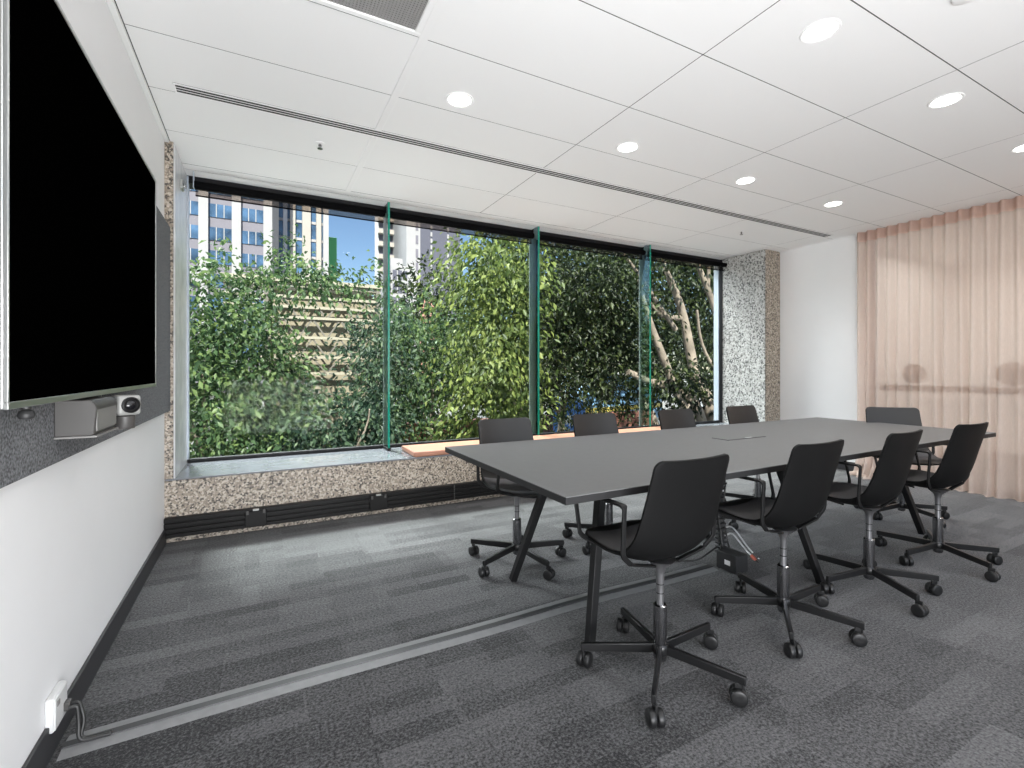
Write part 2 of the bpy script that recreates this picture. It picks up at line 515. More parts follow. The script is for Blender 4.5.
# small patch clamp on the left reveal
cl = empty('glass_clamp', (JX + .004, 4.26, 2.55))
tag(cl, 'small silver clamp near the top of the pale left window reveal', 'clamp')
MB().box(0, .02, -.05, .05, -.03, .03).build('plate', M['silver'], cl, bevel=.003)
MB().lathe([(.012, 0), (.012, .028), (.009, .032)], 14, (0, .02, 0), 'x').build('bolt', M['chrome'], cl, smooth=40)

# ------------------------------------------------------------------ ceiling fittings
lamp_label = {
    (1.03, 2.60): 'round recessed downlight nearest the left wall, alone over the floor by the window',
    (2.30, 2.60): 'round recessed downlight second from the left wall in the row nearer the window',
    (3.57, 2.60): 'round recessed downlight third from the left wall in the row nearer the window',
    (4.81, 2.58): 'round recessed downlight nearest the right wall in the row nearer the window',
    (2.30, 1.29): 'largest looking round recessed downlight, nearest the viewer over the near table edge',
    (3.54, 1.28): 'round recessed downlight over the near table edge, second nearest the viewer',
    (4.79, 1.28): 'round recessed downlight farthest along the near row, cut by the picture edge',
}
first = None
for (x, y), lab in lamp_label.items():
    if first is None:
        d = empty('downlight', (x, y, CZ))
        MB().lathe([(.062, .004), (.074, -.004), (.080, -.004), (.083, 0), (.083, .004)], 36, caps=False).build('trim_ring', M['white'], d, smooth=40)
        MB().lathe([(.0, -.003), (.063, -.003), (.063, .0), (.0, .0)], 32, caps=False).build('diffuser', M['lamp'], d)
        first = d
    else:
        d = copy_tree(first)
        d.location = (x, y, CZ)
    tag(d, lab, 'downlight', 'recessed downlights in the ceiling')
for (x, y) in list(lamp_label) + [(2.3, 0), (3.54, 0), (4.79, 0)]:
    l = bpy.data.lights.new('downlight_beam', 'AREA')
    l.shape = 'DISK'; l.size = .12; l.energy = 2.7; l.color = (1, .975, .95); l.spread = math.radians(150)
    o = bpy.data.objects.new('downlight_beam', l); COL.objects.link(o)
    o.location = (x, y, CZ - .008)

# return air grille
g = empty('air_grille', (.35, 1.93, CZ))
tag(g, 'square perforated grey return air grille in white ceiling frame', 'air grille')
fm = MB()
gx0, gx1, gy0, gy1 = -.29, .314, -.255, .257
for a in ((gx0, gx1, gy1 - .028, gy1), (gx0, gx1, gy0, gy0 + .028), (gx0, gx0 + .03, gy0 + .028, gy1 - .028), (gx1 - .03, gx1, gy0 + .028, gy1 - .028)):
    fm.box(a[0], a[1], a[2], a[3], -.010, .012)
fm.build('frame', M['white'], g, bevel=.003)
pm = MB()
n1, n2 = 40, 34
dx, dy = (gx1 - gx0 - .06) / n1, (gy1 - gy0 - .056) / n2
for i in range(n1 + 1):
    x = gx0 + .03 + i * dx
    pm.box(x - .0035, x + .0035, gy0 + .028, gy1 - .028, -.003, .001)
for j in range(n2 + 1):
    y = gy0 + .028 + j * dy
    pm.box(gx0 + .03, gx1 - .03, y - .0035, y + .0035, -.002, .002)
pm.build('perforated_panel', M['grille'], g)
MB().box(gx0 + .02, gx1 - .02, gy0 + .02, gy1 - .02, .02, .026).build('duct', M['slot'], g)

# linear slot diffuser
sd = empty('slot_diffuser', (-.42, 3.178, CZ))
tag(sd, 'long white linear slot diffuser with dark slots along the ceiling', 'slot diffuser')
L_ = 6.34
f = MB()
for y0, y1 in ((0, .012), (.032, .040), (.060, .068), (.088, .099)):
    f.box(0, L_, y0, y1, -.0025, .014)
f.box(-.0, .008, .0, .099, -.005, .014); f.box(L_ - .008, L_, 0, .099, -.005, .014)
f.build('frame', M['white'], sd, bevel=.001)
for y0 in (.012, .040, .068):
    MB().box(.008, L_ - .008, y0, y0 + .020, -.0018, .003).build('slot', M['slot'], sd)

sp_lab = ['small sprinkler head in the ceiling nearest the left wall', 'small sprinkler head in the ceiling near the granite column']
for i, (x, y) in enumerate(((.371, 3.546), (4.83, 3.57))):
    s = empty('sprinkler_head', (x, y, CZ))
    tag(s, sp_lab[i], 'sprinkler', 'ceiling sprinkler heads')
    MB().lathe([(.030, .002), (.028, -.004), (.012, -.008)], 20).build('rosette', M['white'], s, smooth=40)
    q = MB().lathe([(.008, -.006), (.008, -.02), (.004, -.022), (.004, -.038)], 12)
    q.lathe([(.018, -.038), (.018, -.041)], 14)
    q.bar((.011, 0, -.012), (.006, 0, -.038), .003, .003); q.bar((-.011, 0, -.012), (-.006, 0, -.038), .003, .003)
    q.build('deflector', M['chromed'], s, smooth=40)
s = empty('smoke_detector', (2.62, .875, CZ))
tag(s, 'round white ceiling detector at the very top edge of the view', 'smoke detector')
MB().lathe([(.05, .001), (.05, -.008), (.036, -.014), (.0, -.015)], 28).build('housing', M['white'], s, smooth=40)

# ------------------------------------------------------------------ left wall: felt, television, video bar
o = MB().box(LX, LX + .035, BY + .4, 3.985, .908, 2.165).build('felt_panel', M['felt'], bevel=.003)
tag(o, 'long grey felt pinboard panel on the white wall behind the television', 'felt panel')

tv = empty('television', (-.47, 1.384, 1.105))
tag(tv, 'large wall mounted television with black screen and thin silver frame', 'television')
TL, TH = 1.631, 1.052
MB().box(-.048, -.004, .0, TL, 0, TH).build('body', M['silver'], tv, bevel=.004)
MB().box(-.005, .0, .006, TL - .012, .016, TH - .012).build('screen', M['screen'], tv)
fm = MB()
fm.box(-.006, .003, 0, TL, 0, .016); fm.box(-.006, .003, 0, TL, TH - .012, TH)
fm.box(-.006, .003, 0, .006, .016, TH - .012); fm.box(-.006, .003, TL - .012, TL, .016, TH - .012)
fm.build('bezel', M['silver'], tv, bevel=.0015)
MB().box(-.069, -.048, .35, 1.25, .2, .85).build('wall_bracket', M['black'], tv)
q = MB().lathe([(.010, .006), (.010, -.010), (.007, -.012), (.014, -.016), (.017, -.026), (.013, -.034), (.004, -.036)], 20, (-.030, .19, 0))
q.build('knob', M['blackp'], tv, smooth=50)

vb = empty('speaker_box', (-.54, 1.89, .988))
tag(vb, 'grey box shaped speaker mounted on felt panel under the television', 'speaker')
prof = [(0, 0), (.088, 0), (.092, .004), (.098, .085), (.094, .098), (.082, .108), (.0, .110)]
q = MB()
n = len(prof)
q.add([(x, y, z) for y in (0, .245) for x, z in prof], [tuple(range(n)), tuple(range(2 * n - 1, n - 1, -1))] + [(i, i + n, (i + 1) % n + n, (i + 1) % n) for i in range(n)])
q.build('housing', M['dgrey'], vb, bevel=.003)
MB().box(.0935, .0975, .012, .233, .012, .086).build('grille', M['lgrey'], vb, bevel=.001)
MB().box(-.0, .10, -.003, .25, -.006, .0).build('shelf', M['lgrey'], vb, bevel=.001)
MB().box(.05, .058, .225, .233, .108, .117).build('stand_off', M['silver'], vb)

cm = empty('conference_camera', (-.436, 2.212, .975), math.radians(-52))
tag(cm, 'small grey conference camera with round lens beside the speaker under television', 'camera')
MB().lathe([(.028, 0), (.030, .003), (.030, .044), (.027, .047)], 28).build('swivel_base', M['dgrey'], cm, smooth=40)
MB().box(-.075, -.030, -.005, .055, .030, .118).build('back_housing', M['lgrey'], cm, bevel=.010, seg=4)
MB().box(-.034, .030, -.036, .040, .048, .122).build('camera_head', M['cam'], cm, bevel=.012, seg=4)
q = MB().lathe([(.029, 0), (.029, .008), (.025, .010), (.021, .005), (.0, .005)], 28, (.029, .002, .086), 'x', caps=False).build('lens_ring', M['black'], cm, smooth=40)
MB().lathe([(.0, .012), (.011, .011), (.017, .006)], 24, (.029, .002, .086), 'x', caps=False).build('lens', M['lens'], q, smooth=60)
q = MB().box(-.112, .0, -.014, .014, -.004, .006).build('mount_arm', M['dgrey'], cm)
q.rotation_euler = (0, 0, math.radians(52))

# power outlet on the left wall with its lead
po = empty('wall_outlet', (LX, 1.99, .082))
tag(po, 'white surface mounted power outlet low on the left wall', 'power outlet')
MB().box(0, .022, -.055, .055, 0, .105).build('box', M['outlet'], po, bevel=.006, seg=3)
MB().box(.021, .025, -.051, .051, .005, .10).build('face_plate', M['outlet'], po, bevel=.002)
MB().box(.024, .040, .015, .043, .020, .048).build('plug', M['dgrey'], po, bevel=.004)
MB().box(.024, .028, -.04, -.022, .072, .088).build('rocker_switch', M['lgrey'], po, bevel=.001)
q = MB()
for k in range(2):
    pts = rounded_path([(LX + .039, 2.02 - .02 * k, .116), (LX + .060, 2.02 - .02 * k, .116), (LX + .078 - .012 * k, 2.005 - .012 * k, .06), (LX + .068, 1.985 - .01 * k, .014), (LX + .15, 1.985 - .01 * k, .012)], .05)
    q.tube(pts, .006, 8)
o = q.build('power_lead', M['cable'], smooth=60)
tag(o, 'black power lead looping from the white wall outlet to the floor cover', 'cable')

# cable cover strip across the carpet
cc = empty('cable_cover', (LX + .03, 1.985, 0))
tag(cc, 'grey cable cover strip with black ridge running across the carpet', 'cable cover')
def stripy(x): return .012 * math.sin(x * 2.1) + .03 * math.exp(-((x - 2.05) / .5) ** 2)
def strip(name, m, prof, x1=2.95):
    vs, fs = [], []
    N = 60; k = len(prof)
    for i in range(N + 1):
        x = x1 * i / N
        for y, z in prof: vs.append((x, stripy(x) + y, z))
    for i in range(N):
        for j in range(k - 1):
            fs.append((i * k + j, i * k + j + 1, (i + 1) * k + j + 1, (i + 1) * k + j))
    fs.append(tuple(range(k))); fs.append(tuple(N * k + j for j in range(k)))
    return MB().add(vs, fs).build(name, m, cc, smooth=30)
strip('base_strip', M['strip'], [(-.058, .0005), (-.058, .002), (-.02, .007), (.02, .007), (.058, .002), (.058, .0005)])
strip('ridge', M['stripb'], [(-.016, .006), (-.014, .011), (.014, .011), (.016, .006)])

# black power trunking along the sill wall
tk = empty('power_trunking', (LX + .002, WY, .042))
tag(tk, 'long black power trunking along the foot of the granite sill', 'power trunking')
q = MB()
q.box(0, 6.38, -.032, 0, 0, .135)
for z0, z1 in ((.0, .026), (.034, .062), (.070, .098), (.106, .135)):
    q.box(0, 6.38, -.046, -.03, z0, z1)
q.build('channel', M['trunk'], tk, bevel=.003)
for x in (.55, 1.43, 2.6, 3.48, 4.4, 5.3):
    b = MB().box(x - .07, x + .07, -.066, -.044, .008, .122).build('outlet_block', M['trunk'], tk, bevel=.004)
    for u in (-.053, .053):
        MB().box(x + u - .008, x + u + .008, -.07, -.0655, .10, .128).build('clip', M['dgrey'], b, bevel=.001)
    MB().box(x - .02, x + .02, -.064, -.046, .1222, .134).build('latch', M['silver'], b, bevel=.001)
for x in (2.09, 3.98):
    MB().box(x - .004, x + .004, -.049, -.044, .0, .135).build('joint', M['dgrey'], tk)

# bench cushion on the sill
cu = empty('bench_cushion', (1.17, 4.005, .437))
tag(cu, 'long flat orange bench cushion lying on the stone window sill', 'cushion')
MB().box(0, 3.55, 0, .42, 0, .045).build('pad', M['orange'], cu, bevel=.014, seg=4)
q = MB(); q.tube(rounded_path([(.004, .004, .038), (3.546, .004, .038), (3.546, .416, .038), (.004, .416, .038), (.004, .004, .038)], .02), .004, 6)
q.build('piping', M['orange'], cu, smooth=60)
q = MB(); q.tube([(-.002, .03, .006), (-.025, .02, .002), (-.05, .035, .001)], .003, 6)
q.build('tie', M['dgrey'], cu, smooth=60)

# ------------------------------------------------------------------ table
TX0, TX1, TY0, TY1, TZ = .955, 4.655, 1.40, 2.64, .74
tb = empty('conference_table', ((TX0 + TX1) / 2, (TY0 + TY1) / 2, 0))
tag(tb, 'long dark grey conference table on slanted black legs', 'table')
hx, hy = (TX1 - TX0) / 2, (TY1 - TY0) / 2
MB().box(-hx, hx, -hy, hy, TZ - .003, TZ).build('tabletop', M['top'], tb)
MB().box(-hx, hx, -hy, hy, TZ - .029, TZ - .003).build('edge_band', M['edge'], tb)
lx = [(-1.545, 1, .355, .20), (-.05, -.15, .48, .22), (1.43, -1, .355, .20)]
for x, sg, fy_, ty_ in lx:
    for sy in (-1, 1):
        foot = (x, sy * fy_, 0.0); tp = (x + sg * .19, sy * ty_, TZ - .028)
        MB().bar((foot[0], foot[1], .004), tp, .036, .036, up=(0, 1, 0), w2=.042, h2=.042).build('leg', M['black'], tb, bevel=.003)
q = MB()
for x, sg, fy_, ty_ in lx:
    q.box(x + sg * .19 - .03, x + sg * .19 + .03, -.26, .26, TZ - .036, TZ - .029)
for sy in (-1, 1):
    q.box(-1.4, 1.3, sy * .20 - .02, sy * .20 + .02, TZ - .055, TZ - .029)
q.build('under_frame', M['black'], tb, bevel=.002)
# power flap
fx, fy = 2.815 - tb.location.x, 2.097 - tb.location.y
fl = MB().box(fx - .19, fx + .19, fy - .062, fy + .062, TZ - .0005, TZ + .002).build('power_flap', M['edge'], tb, bevel=.001)
MB().box(fx - .186, fx + .186, fy - .058, fy + .058, TZ + .002, TZ + .003).build('flap_lid', M['top'], fl)
MB().box(fx + .0, fx + .06, fy - .056, fy - .040, TZ + .003, TZ + .0045).build('flap_pull', M['silver'], fl, bevel=.0006)

# cable spine, power box, cables below the flap
cs = empty('cable_spine', (2.585, 2.06, 0))
tag(cs, 'black segmented cable spine hanging from table to carpet', 'cable spine')
q = MB()
for k in range(22):
    z = .69 - k * .031
    ox, oy = .02 * math.sin(k * .35), -.012 * math.sin(k * .5)
    q.box(ox - .030, ox + .030, oy - .022, oy + .022, z - .013, z)
    q.box(ox - .013, ox + .013, oy - .011, oy + .011, z - .033, z - .01)
q.build('links', M['blackp'], cs, bevel=.003)
q = MB()
q.tube([(.03, .01, .66), (.045, .0, .45), (.038, .015, .25), (.05, -.02, .08), (.03, -.06, .012)], .006, 8)
q.tube([(-.03, -.012, .68), (-.042, .01, .42), (-.03, -.02, .2), (-.04, -.05, .06), (-.02, -.1, .012)], .006, 8)
q.build('bundled_leads', M['cable'], cs, smooth=60)
MB().box(-.05, .05, -.04, .04, .69, TZ - .03).build('mounting_plate', M['black'], cs)

pb = empty('power_box', (2.485, 1.90, 0))
tag(pb, 'small black power box with white label on carpet under table', 'power box')
MB().box(-.052, .052, -.068, .068, .004, .105).build('case', M['blackp'], pb, bevel=.003)
MB().box(-.0535, -.0520, -.028, .010, .040, .068).build('sticker', M['white'], pb)
for x in (-.04, .04):
    for y in (-.055, .055): MB().lathe([(.008, 0), (.008, .004)], 10, (x, y, 0)).build('foot', M['black'], pb)

def cable(pts, r, m, name, label, tip=None):
    rt = empty(name, pts[0])
    o0 = Vector(pts[0])
    pp = rounded_path([Vector(p) - o0 for p in pts], .12, 8)
    MB().tube(pp, r, 8).build('lead', m, rt, smooth=60)
    if tip:
        a, b = pp[-2], pp[-1]
        d = (b - a).normalized()
        MB().tube([b, b + d * .022, b + d * .05], [.011, .012, .008], 10).build('plug', tip[0], rt, smooth=50)
        MB().tube([b + d * .05, b + d * .085], [.007, .006], 10).build('plug_tip', tip[1], rt, smooth=50)
    tag(rt, label, 'cable', 'loose cables under the table')
cable([(2.63, 2.06, .13), (2.72, 2.08, .13), (2.78, 2.03, .03), (2.75, 1.96, .012)], .0055, M['cables'], 'data_cable', 'silver cable ending in a red plug on carpet beside power box', (M['red'], M['black']))
cable([(2.64, 2.08, .17), (2.76, 2.11, .16), (2.83, 2.05, .03), (2.80, 1.98, .010)], .005, M['cables'], 'data_cable', 'thin silver cable arching down behind the red plug cable', (M['dgrey'], M['cables']))
cable([(2.52, 2.03, .09), (2.36, 2.05, .02), (2.28, 2.13, .008), (2.18, 2.17, .008)], .006, M['cable'], 'power_cable', 'thin black cable lying on carpet behind the nearest chair')
cable([(2.50, 1.968, .06), (2.51, 2.0, .10), (2.555, 2.03, .09)], .006, M['cable'], 'power_cable', 'short black lead joining the power box to the cable spine')

# ------------------------------------------------------------------ chairs (local +Y is the way the sitter faces)
def shell_mesh():
    # centre line (y, z) from the top of the back to the front of the seat
    ctr = [(-.190, .868), (-.180, .82), (-.166, .76), (-.151, .69), (-.136, .62), (-.122, .565), (-.104, .520), (-.078, .487), (-.042, .464),
           (.0, .453), (.06, .450), (.13, .458), (.20, .471), (.26, .481), (.30, .483), (.322, .479)]
    half = [.190, .191, .193, .196, .201, .207, .213, .217, .219, .219, .217, .213, .207, .199, .192, .188]
    curl = [.022, .024, .027, .032, .037, .043, .050, .054, .054, .051, .046, .040, .030, .020, .010, .006]
    def cr(a, t):
        i = min(int(t), len(a) - 2); f = t - i
        p0, p1, p2, p3 = a[max(i - 1, 0)], a[i], a[i + 1], a[min(i + 2, len(a) - 1)]
        return .5 * (2 * p1 + (p2 - p0) * f + (2 * p0 - 5 * p1 + 4 * p2 - p3) * f * f + (3 * p1 - p0 - 3 * p2 + p3) * f ** 3)
    Y = [p[0] for p in ctr]; Z = [p[1] for p in ctr]
    T = [(len(ctr) - 1) * k / 600 for k in range(601)]
    C = [(cr(Y, t), cr(Z, t)) for t in T]
    A = [0.0]
    for k in range(600): A.append(A[-1] + math.hypot(C[k + 1][0] - C[k][0], C[k + 1][1] - C[k][1]))
    tot = A[-1]
    rt, rf = .034, .15                      # rounding at the top corners and at the seat front
    D = [rt * (1 - math.cos(PI / 2 * k / 8)) for k in range(8)]
    n = 34
    D += [rt + (tot - rt - rf) * k / n for k in range(n)]
    D += [tot - rf * math.cos(PI / 2 * k / 14) for k in range(14)] + [tot - .0004]
    K = 16
    V, F, pts = [], [], []
    k = 0
    for d in D:
        while k < 599 and A[k + 1] < d: k += 1
        t = T[k] + (T[k + 1] - T[k]) * (d - A[k]) / max(1e-9, A[k + 1] - A[k])
        h = cr(half, t)
        if d < rt: h = h - rt + math.sqrt(max(0, rt * rt - (rt - d) ** 2))
        e = tot - d
        if e < rf: h = h * (.30 + .70 * math.sqrt(max(0, 1 - ((rf - e) / rf) ** 2)))
        pts.append((cr(Y, t), cr(Z, t), h, cr(curl, t), cr(half, t)))
    N = len(pts) - 1
    for i, (y, z, h, cu, hb) in enumerate(pts):
        a = pts[max(i - 1, 0)]; b = pts[min(i + 1, N)]
        ty, tz = b[0] - a[0], b[1] - a[1]
        l = math.hypot(ty, tz); ty /= l; tz /= l
        ny, nz = -tz, ty                     # towards the sitter (front of back, top of seat)
        if ny < 0 and nz < 0: ny, nz = -ny, -nz
        for q in range(K + 1):
            u = (-1 + 2 * q / K) * h / hb
            c = cu * abs(u) ** 2.2
            V.append((u * hb, y + ny * c, z + nz * c))
    for i in range(N):
        for q in range(K):
            a = i * (K + 1) + q
            F.append((a, a + 1, a + K + 2, a + K + 1))
    return V, F

def make_chair():
    r = empty('office_chair')
    V, F = shell_mesh()
    sh = MB().add(V, F).build('seat_shell', M['shell'], r, smooth=60)
    sh.data.materials.append(M['shell_out'])
    so = sh.modifiers.new('thick', 'SOLIDIFY'); so.thickness = .011; so.offset = 0
    so.material_offset = 1; so.material_offset_rim = 1
    bv = sh.modifiers.new('bevel', 'BEVEL'); bv.width = .003; bv.segments = 2; bv.limit_method = 'ANGLE'; bv.angle_limit = math.radians(50)
    # thin grey pad lying on the seat
    n_ = 17
    rows = [V[i * n_:(i + 1) * n_] for i in range(len(V) // n_)]
    keep = [i for i, rw in enumerate(rows) if rw[8][2] < .50 and i < len(rows) - 4]
    pv, pf = [], []
    for a_, i in enumerate(keep):
        rw = [Vector(p) for p in rows[i]]
        up_ = Vector((0, 0, 1)) if a_ > 5 else Vector((0, .8, .6))
        inset = .012
        for q_ in range(n_):
            p = rw[q_].copy()
            if abs(p.x) > .001: p.x -= math.copysign(min(inset, abs(p.x)), p.x) * (abs(q_ - 8) / 8)
            edge = min(1, min(q_, n_ - 1 - q_) / 1.5, min(a_, len(keep) - 1 - a_) / 1.5)
            pv.append(p + up_ * (.0045 + .007 * edge))
    for a_ in range(len(keep) - 1):
        for q_ in range(n_ - 1):
            k_ = a_ * n_ + q_
            pf.append((k_, k_ + 1, k_ + n_ + 1, k_ + n_))
    MB().add(pv, pf).build('seat_pad', M['pad'], r, smooth=70)
    # flat steel arms: a closed loop on each side, running under the seat
    for sx in (-1, 1):
        X, XO = sx * .225, sx * .238
        path = rounded_path([(sx * .06, -.03, .436), (sx * .19, -.045, .470), (XO, -.055, .512), (XO, -.065, .698), (XO, .245, .692), (XO, .205, .515), (sx * .19, .19, .485), (sx * .06, .10, .438)], .017, 4)
        sides, nrms = [], []
        for i, p in enumerate(path):
            a = path[max(i - 1, 0)]; b = path[min(i + 1, len(path) - 1)]
            t = (b - a).normalized()
            s = Vector((0, 1, 0)) if False else Vector((1, 0, 0))
            s = s - t * s.dot(t)
            if s.length < .55:                              # where the band runs sideways under the seat
                s2 = Vector((0, 1, 0)); s2 = s2 - t * s2.dot(t); s = s.normalized() * s.length + s2 * .0 if s.length > .5 else s2
            s.normalize()
            # keep the band turning smoothly
            if sides and s.dot(sides[-1]) < 0: s = -s
            sides.append(s); nrms.append(t.cross(s).normalized())
        b = MB()
        # posts and pad as a flat band
        w = [.028 if p.z > .6915 else (.020 if p.z > .682 else (.017 if p.z > .53 else .020)) for p in path]
        b.ribbon(path, sides, nrms, w, .009)
        b.build('armrest', M['arm'], r, bevel=.002)
    # bracket and lift
    MB().lathe([(.014, .30), (.016, .385), (.022, .41), (.046, .432), (.060, .444)], 24).build('seat_bracket', M['bracket'], r, smooth=50)
    gl = MB().lathe([(.0145, .24), (.0145, .40)], 20).build('gas_lift', M['bracket'], r, smooth=40)
    for z in (.31, .345):
        MB().lathe([(.0152, z - .002), (.0152, z + .002)], 20).build('ring', M['legm'], gl, smooth=40)
    slv = MB().lathe([(.020, .045), (.024, .05), (.0265, .062), (.0265, .262), (.022, .266), (.0145, .266)], 24).build('lift_sleeve', M['chromed'], r, smooth=40)
    hub = MB().lathe([(.030, .074), (.034, .080), (.034, .106), (.030, .112)], 24).build('hub', M['legm'], r, smooth=40)
    for k in range(5):
        a = 2 * PI * k / 5
        q = MB().bar((.022, 0, .093), (.313, 0, .086), .018, .036, w2=.017, h2=.030)
        lg = q.build('base_leg', M['legm'], r, bevel=.0025)
        lg.rotation_euler = (0, 0, a)
        ca = MB()
        ang = caster_turn[k]
        dx, dy = math.cos(ang), math.sin(ang)
        px, py = .302 - .014 * dx, -.014 * dy
        Rm = Matrix.Rotation(ang, 4, 'Z')
        for sy in (-1, 1):
            t = MB().lathe([(.006, -.0115), (.023, -.0125), (.028, -.010), (.030, -.004), (.030, .004), (.028, .010), (.023, .0125), (.006, .0115)], 24, (0, 0, 0), 'y')
            vs = [Rm @ Vector((x, y + sy * .0145, z)) + Vector((px, py, .030)) for x, y, z in t.v]
            ca.add(vs, t.f)
        h = MB().lathe([(.031, -.011), (.0325, 0), (.031, .011)], 24, (0, 0, 0), 'y')
        cp = MB().box(-.012, .016, -.004, .004, .0, .045)
        ca.add([Rm @ Vector(p) + Vector((px, py, .030)) for p in cp.v], cp.f)
        ca.lathe([(.006, .045), (.006, .080)], 10, (.302, 0, 0))
        ca.build('caster', M['castor'], lg, bevel=.0012)
    return r

caster_turn = [2.2, -.6, 1.1, 3.6, .4]
chairs = [  # x, y, heading (0 = faces the window), phase of the base, label
    (1.400, 1.395, 0, 5, 'black shell office chair nearest the viewer, with its back to us'),
    (2.195, 1.40, 0, 2, 'black shell office chair with back to us, just right of the power box'),
    (2.955, 1.40, 2, 27, 'black shell office chair with back to us, third along the near table side'),
    (3.765, 1.40, -3, 30, 'black shell office chair with back to us, farthest along the near table side'),
    (1.415, 2.61, 180, 60, 'black office chair facing us from window side, at the near left table end'),
    (2.14, 2.61, 180, 62, 'black office chair facing us from window side, second from the near table end'),
    (2.955, 2.61, 181, 19, 'black office chair facing us from window side, in front of the thick tree trunk'),
    (3.745, 2.61, 180, 40, 'black office chair facing us in front of the granite column'),
    (4.61, 1.95, 135, 31, 'black office chair at the far end of the table before the curtain'),
]
proto = make_chair()
for i, (x, y, hd, ph, lab) in enumerate(chairs):
    o = proto if i == 0 else copy_tree(proto)
    o.location = (x, y, 0)
    o.rotation_euler = (0, 0, math.radians(hd))
    k = 0
    for ch in [q for q in COL.objects if q.parent is o and q.name.startswith('base_leg')]:
        ch.rotation_euler = (0, 0, math.radians(ph - hd) + 2 * PI * k / 5); k += 1
    tag(o, lab, 'chair', 'office chairs around the conference table')

# ------------------------------------------------------------------ curtain and glazed partition on the right
GXP = RX + .10
st(MB().box(GXP - .006, GXP + .006, BY, 2.93, .06, CZ).build('window_5', M['glass']))
st(MB().box(GXP - .03, GXP + .03, BY, 2.93, 0, .06).build('trim_8', M['base']))
q = MB()
for y in (2.90, 1.3, -.3, -1.9):
    q.box(GXP - .02, GXP + .02, y - .02, y + .02, .06, CZ)
st(q.build('trim_9', M['framel']))
o = MB().box(GXP + .008, GXP + .016, BY + .2, 2.85, .955, 1.02).build('glass_band', M['dot']); tag(o, 'thin dusky horizontal band on the glass behind the sheer curtain', 'glass film')
dl = ['dusky round spot on glass seen through curtain, nearer the white wall', 'dusky round spot on glass seen through curtain, at the picture edge']
for i, (y, rr) in enumerate(((2.53, .105), (1.77, .115))):
    o = MB().lathe([(rr, .008), (rr, .014)], 32, (GXP, 0, 0), 'x').build('glass_dot', M['dot'])
    o.location = (0, y, 1.145)
    tag(o, dl[i], 'glass film', 'round spots on the glass')

ct = empty('sheer_curtain', (RX - .06, 3.0, 0))
tag(ct, 'sheer blush pink floor length curtain gathered along the right wall', 'curtain')
CL = 5.2
def curtain_xy(s, z, zt):
    """s: 0..CL along -Y"""
    u = (zt - z) / zt
    ph = 2 * PI * s / .100
    amp = .030 + .010 * u
    x = -amp * math.sin(ph + .6 * math.sin(s * 2.3)) - .012 * u * math.sin(s * 5.1 + 1) + .010 * u * math.sin(s * 13.7 + 2 * u)
    y = -s + .02 * u * math.sin(ph * .5 + 1.3) * math.sin(s * 1.7)
    if z < .35:
        k = (1 - z / .35) ** 2
        fl = .5 + .5 * math.sin(s * 3.3 + .9)
        x -= k * (.02 + .10 * fl * fl)
        x += k * .025 * math.sin(ph * .33)
    return x, y
def sheet(z0, z1, nz, off=0.0, zt=CZ - .03, pw=1.0):
    ns = int(CL / .100 * 12)
    vs, fs = [], []
    for j in range(nz + 1):
        z = z0 + (z1 - z0) * (j / nz) ** pw
        for i in range(ns + 1):
            s = CL * i / ns
            x, y = curtain_xy(s, z, zt)
            vs.append((x + off, y, max(z, .004)))
    for j in range(nz):
        for i in range(ns):
            a = j * (ns + 1) + i
            fs.append((a, a + 1, a + ns + 2, a + ns + 1))
    return MB().add(vs, fs)
sheet(.004, CZ - .006, 60, pw=1.35).build('cloth', M['curtain'], ct, smooth=80, fix=False)
sheet(CZ - .115, CZ - .004, 3, -.0035).build('heading_tape', M['header'], ct, smooth=80, fix=False)
# puddled hem lying out on the carpet
vs, fs = [], []
ns = 520
for j in range(7):
    v = j / 6
    for i in range(ns + 1):
        s = CL * i / ns
        x, y = curtain_xy(s, .004, CZ - .03)
        fl = .5 + .5 * math.sin(s * 3.3 + .9)
        reach = .02 + .10 * fl
        vs.append((x - reach * v, y, .006 + .05 * fl * math.sin(PI * v) * (.6 + .4 * math.sin(s * 21))))
for j in range(6):
    for i in range(ns):
        a = j * (ns + 1) + i
        fs.append((a, a + 1, a + ns + 2, a + ns + 1))
MB().add(vs, fs).build('hem', M['curtain'], ct, smooth=80, fix=False)
MB().box(.036, .05, -CL, .0, CZ - .022, CZ - .003).build('track', M['white'], ct)

# room beyond the curtain
st(MB().box(FRX, FRX + .1, BY, 4.9, 0, CZ + .06).build('wall_far', M['wall']))
st(MB().box(RX + .12, FRX, 3.3, 3.4, 0, CZ + .06).build('wall_far_side', M['wall']))
st(MB().box(RX + .12, FRX, BY - .1, BY, 0, CZ + .06).build('wall_far_back', M['wall']))
st(MB().box(RX + .02, FRX, BY, 3.3, CZ, CZ + .02).build('ceiling_far', M['ceil']))

# ------------------------------------------------------------------ outside
GZ = -1.1
q = MB().add([(-150, 5.0, GZ), (250, 5.0, GZ), (250, 300, GZ), (-150, 300, GZ)], [(0, 1, 2, 3)])
st(q.build('ground', M['ground']))
st(MB().box(-8, 16, 5.3, 8.9, GZ, GZ + .03).build('bounce_slab', M['bounce_slab']))  # unseen pale slab added to bounce sunlight through the window onto the ceiling
o = MB().box(2.6, 12, 12.3, 12.6, GZ, -.22).build('brick_garden_wall', M['brick'], bevel=.02)
tag(o, 'low red brown brick garden wall outside behind the trees', 'garden wall')

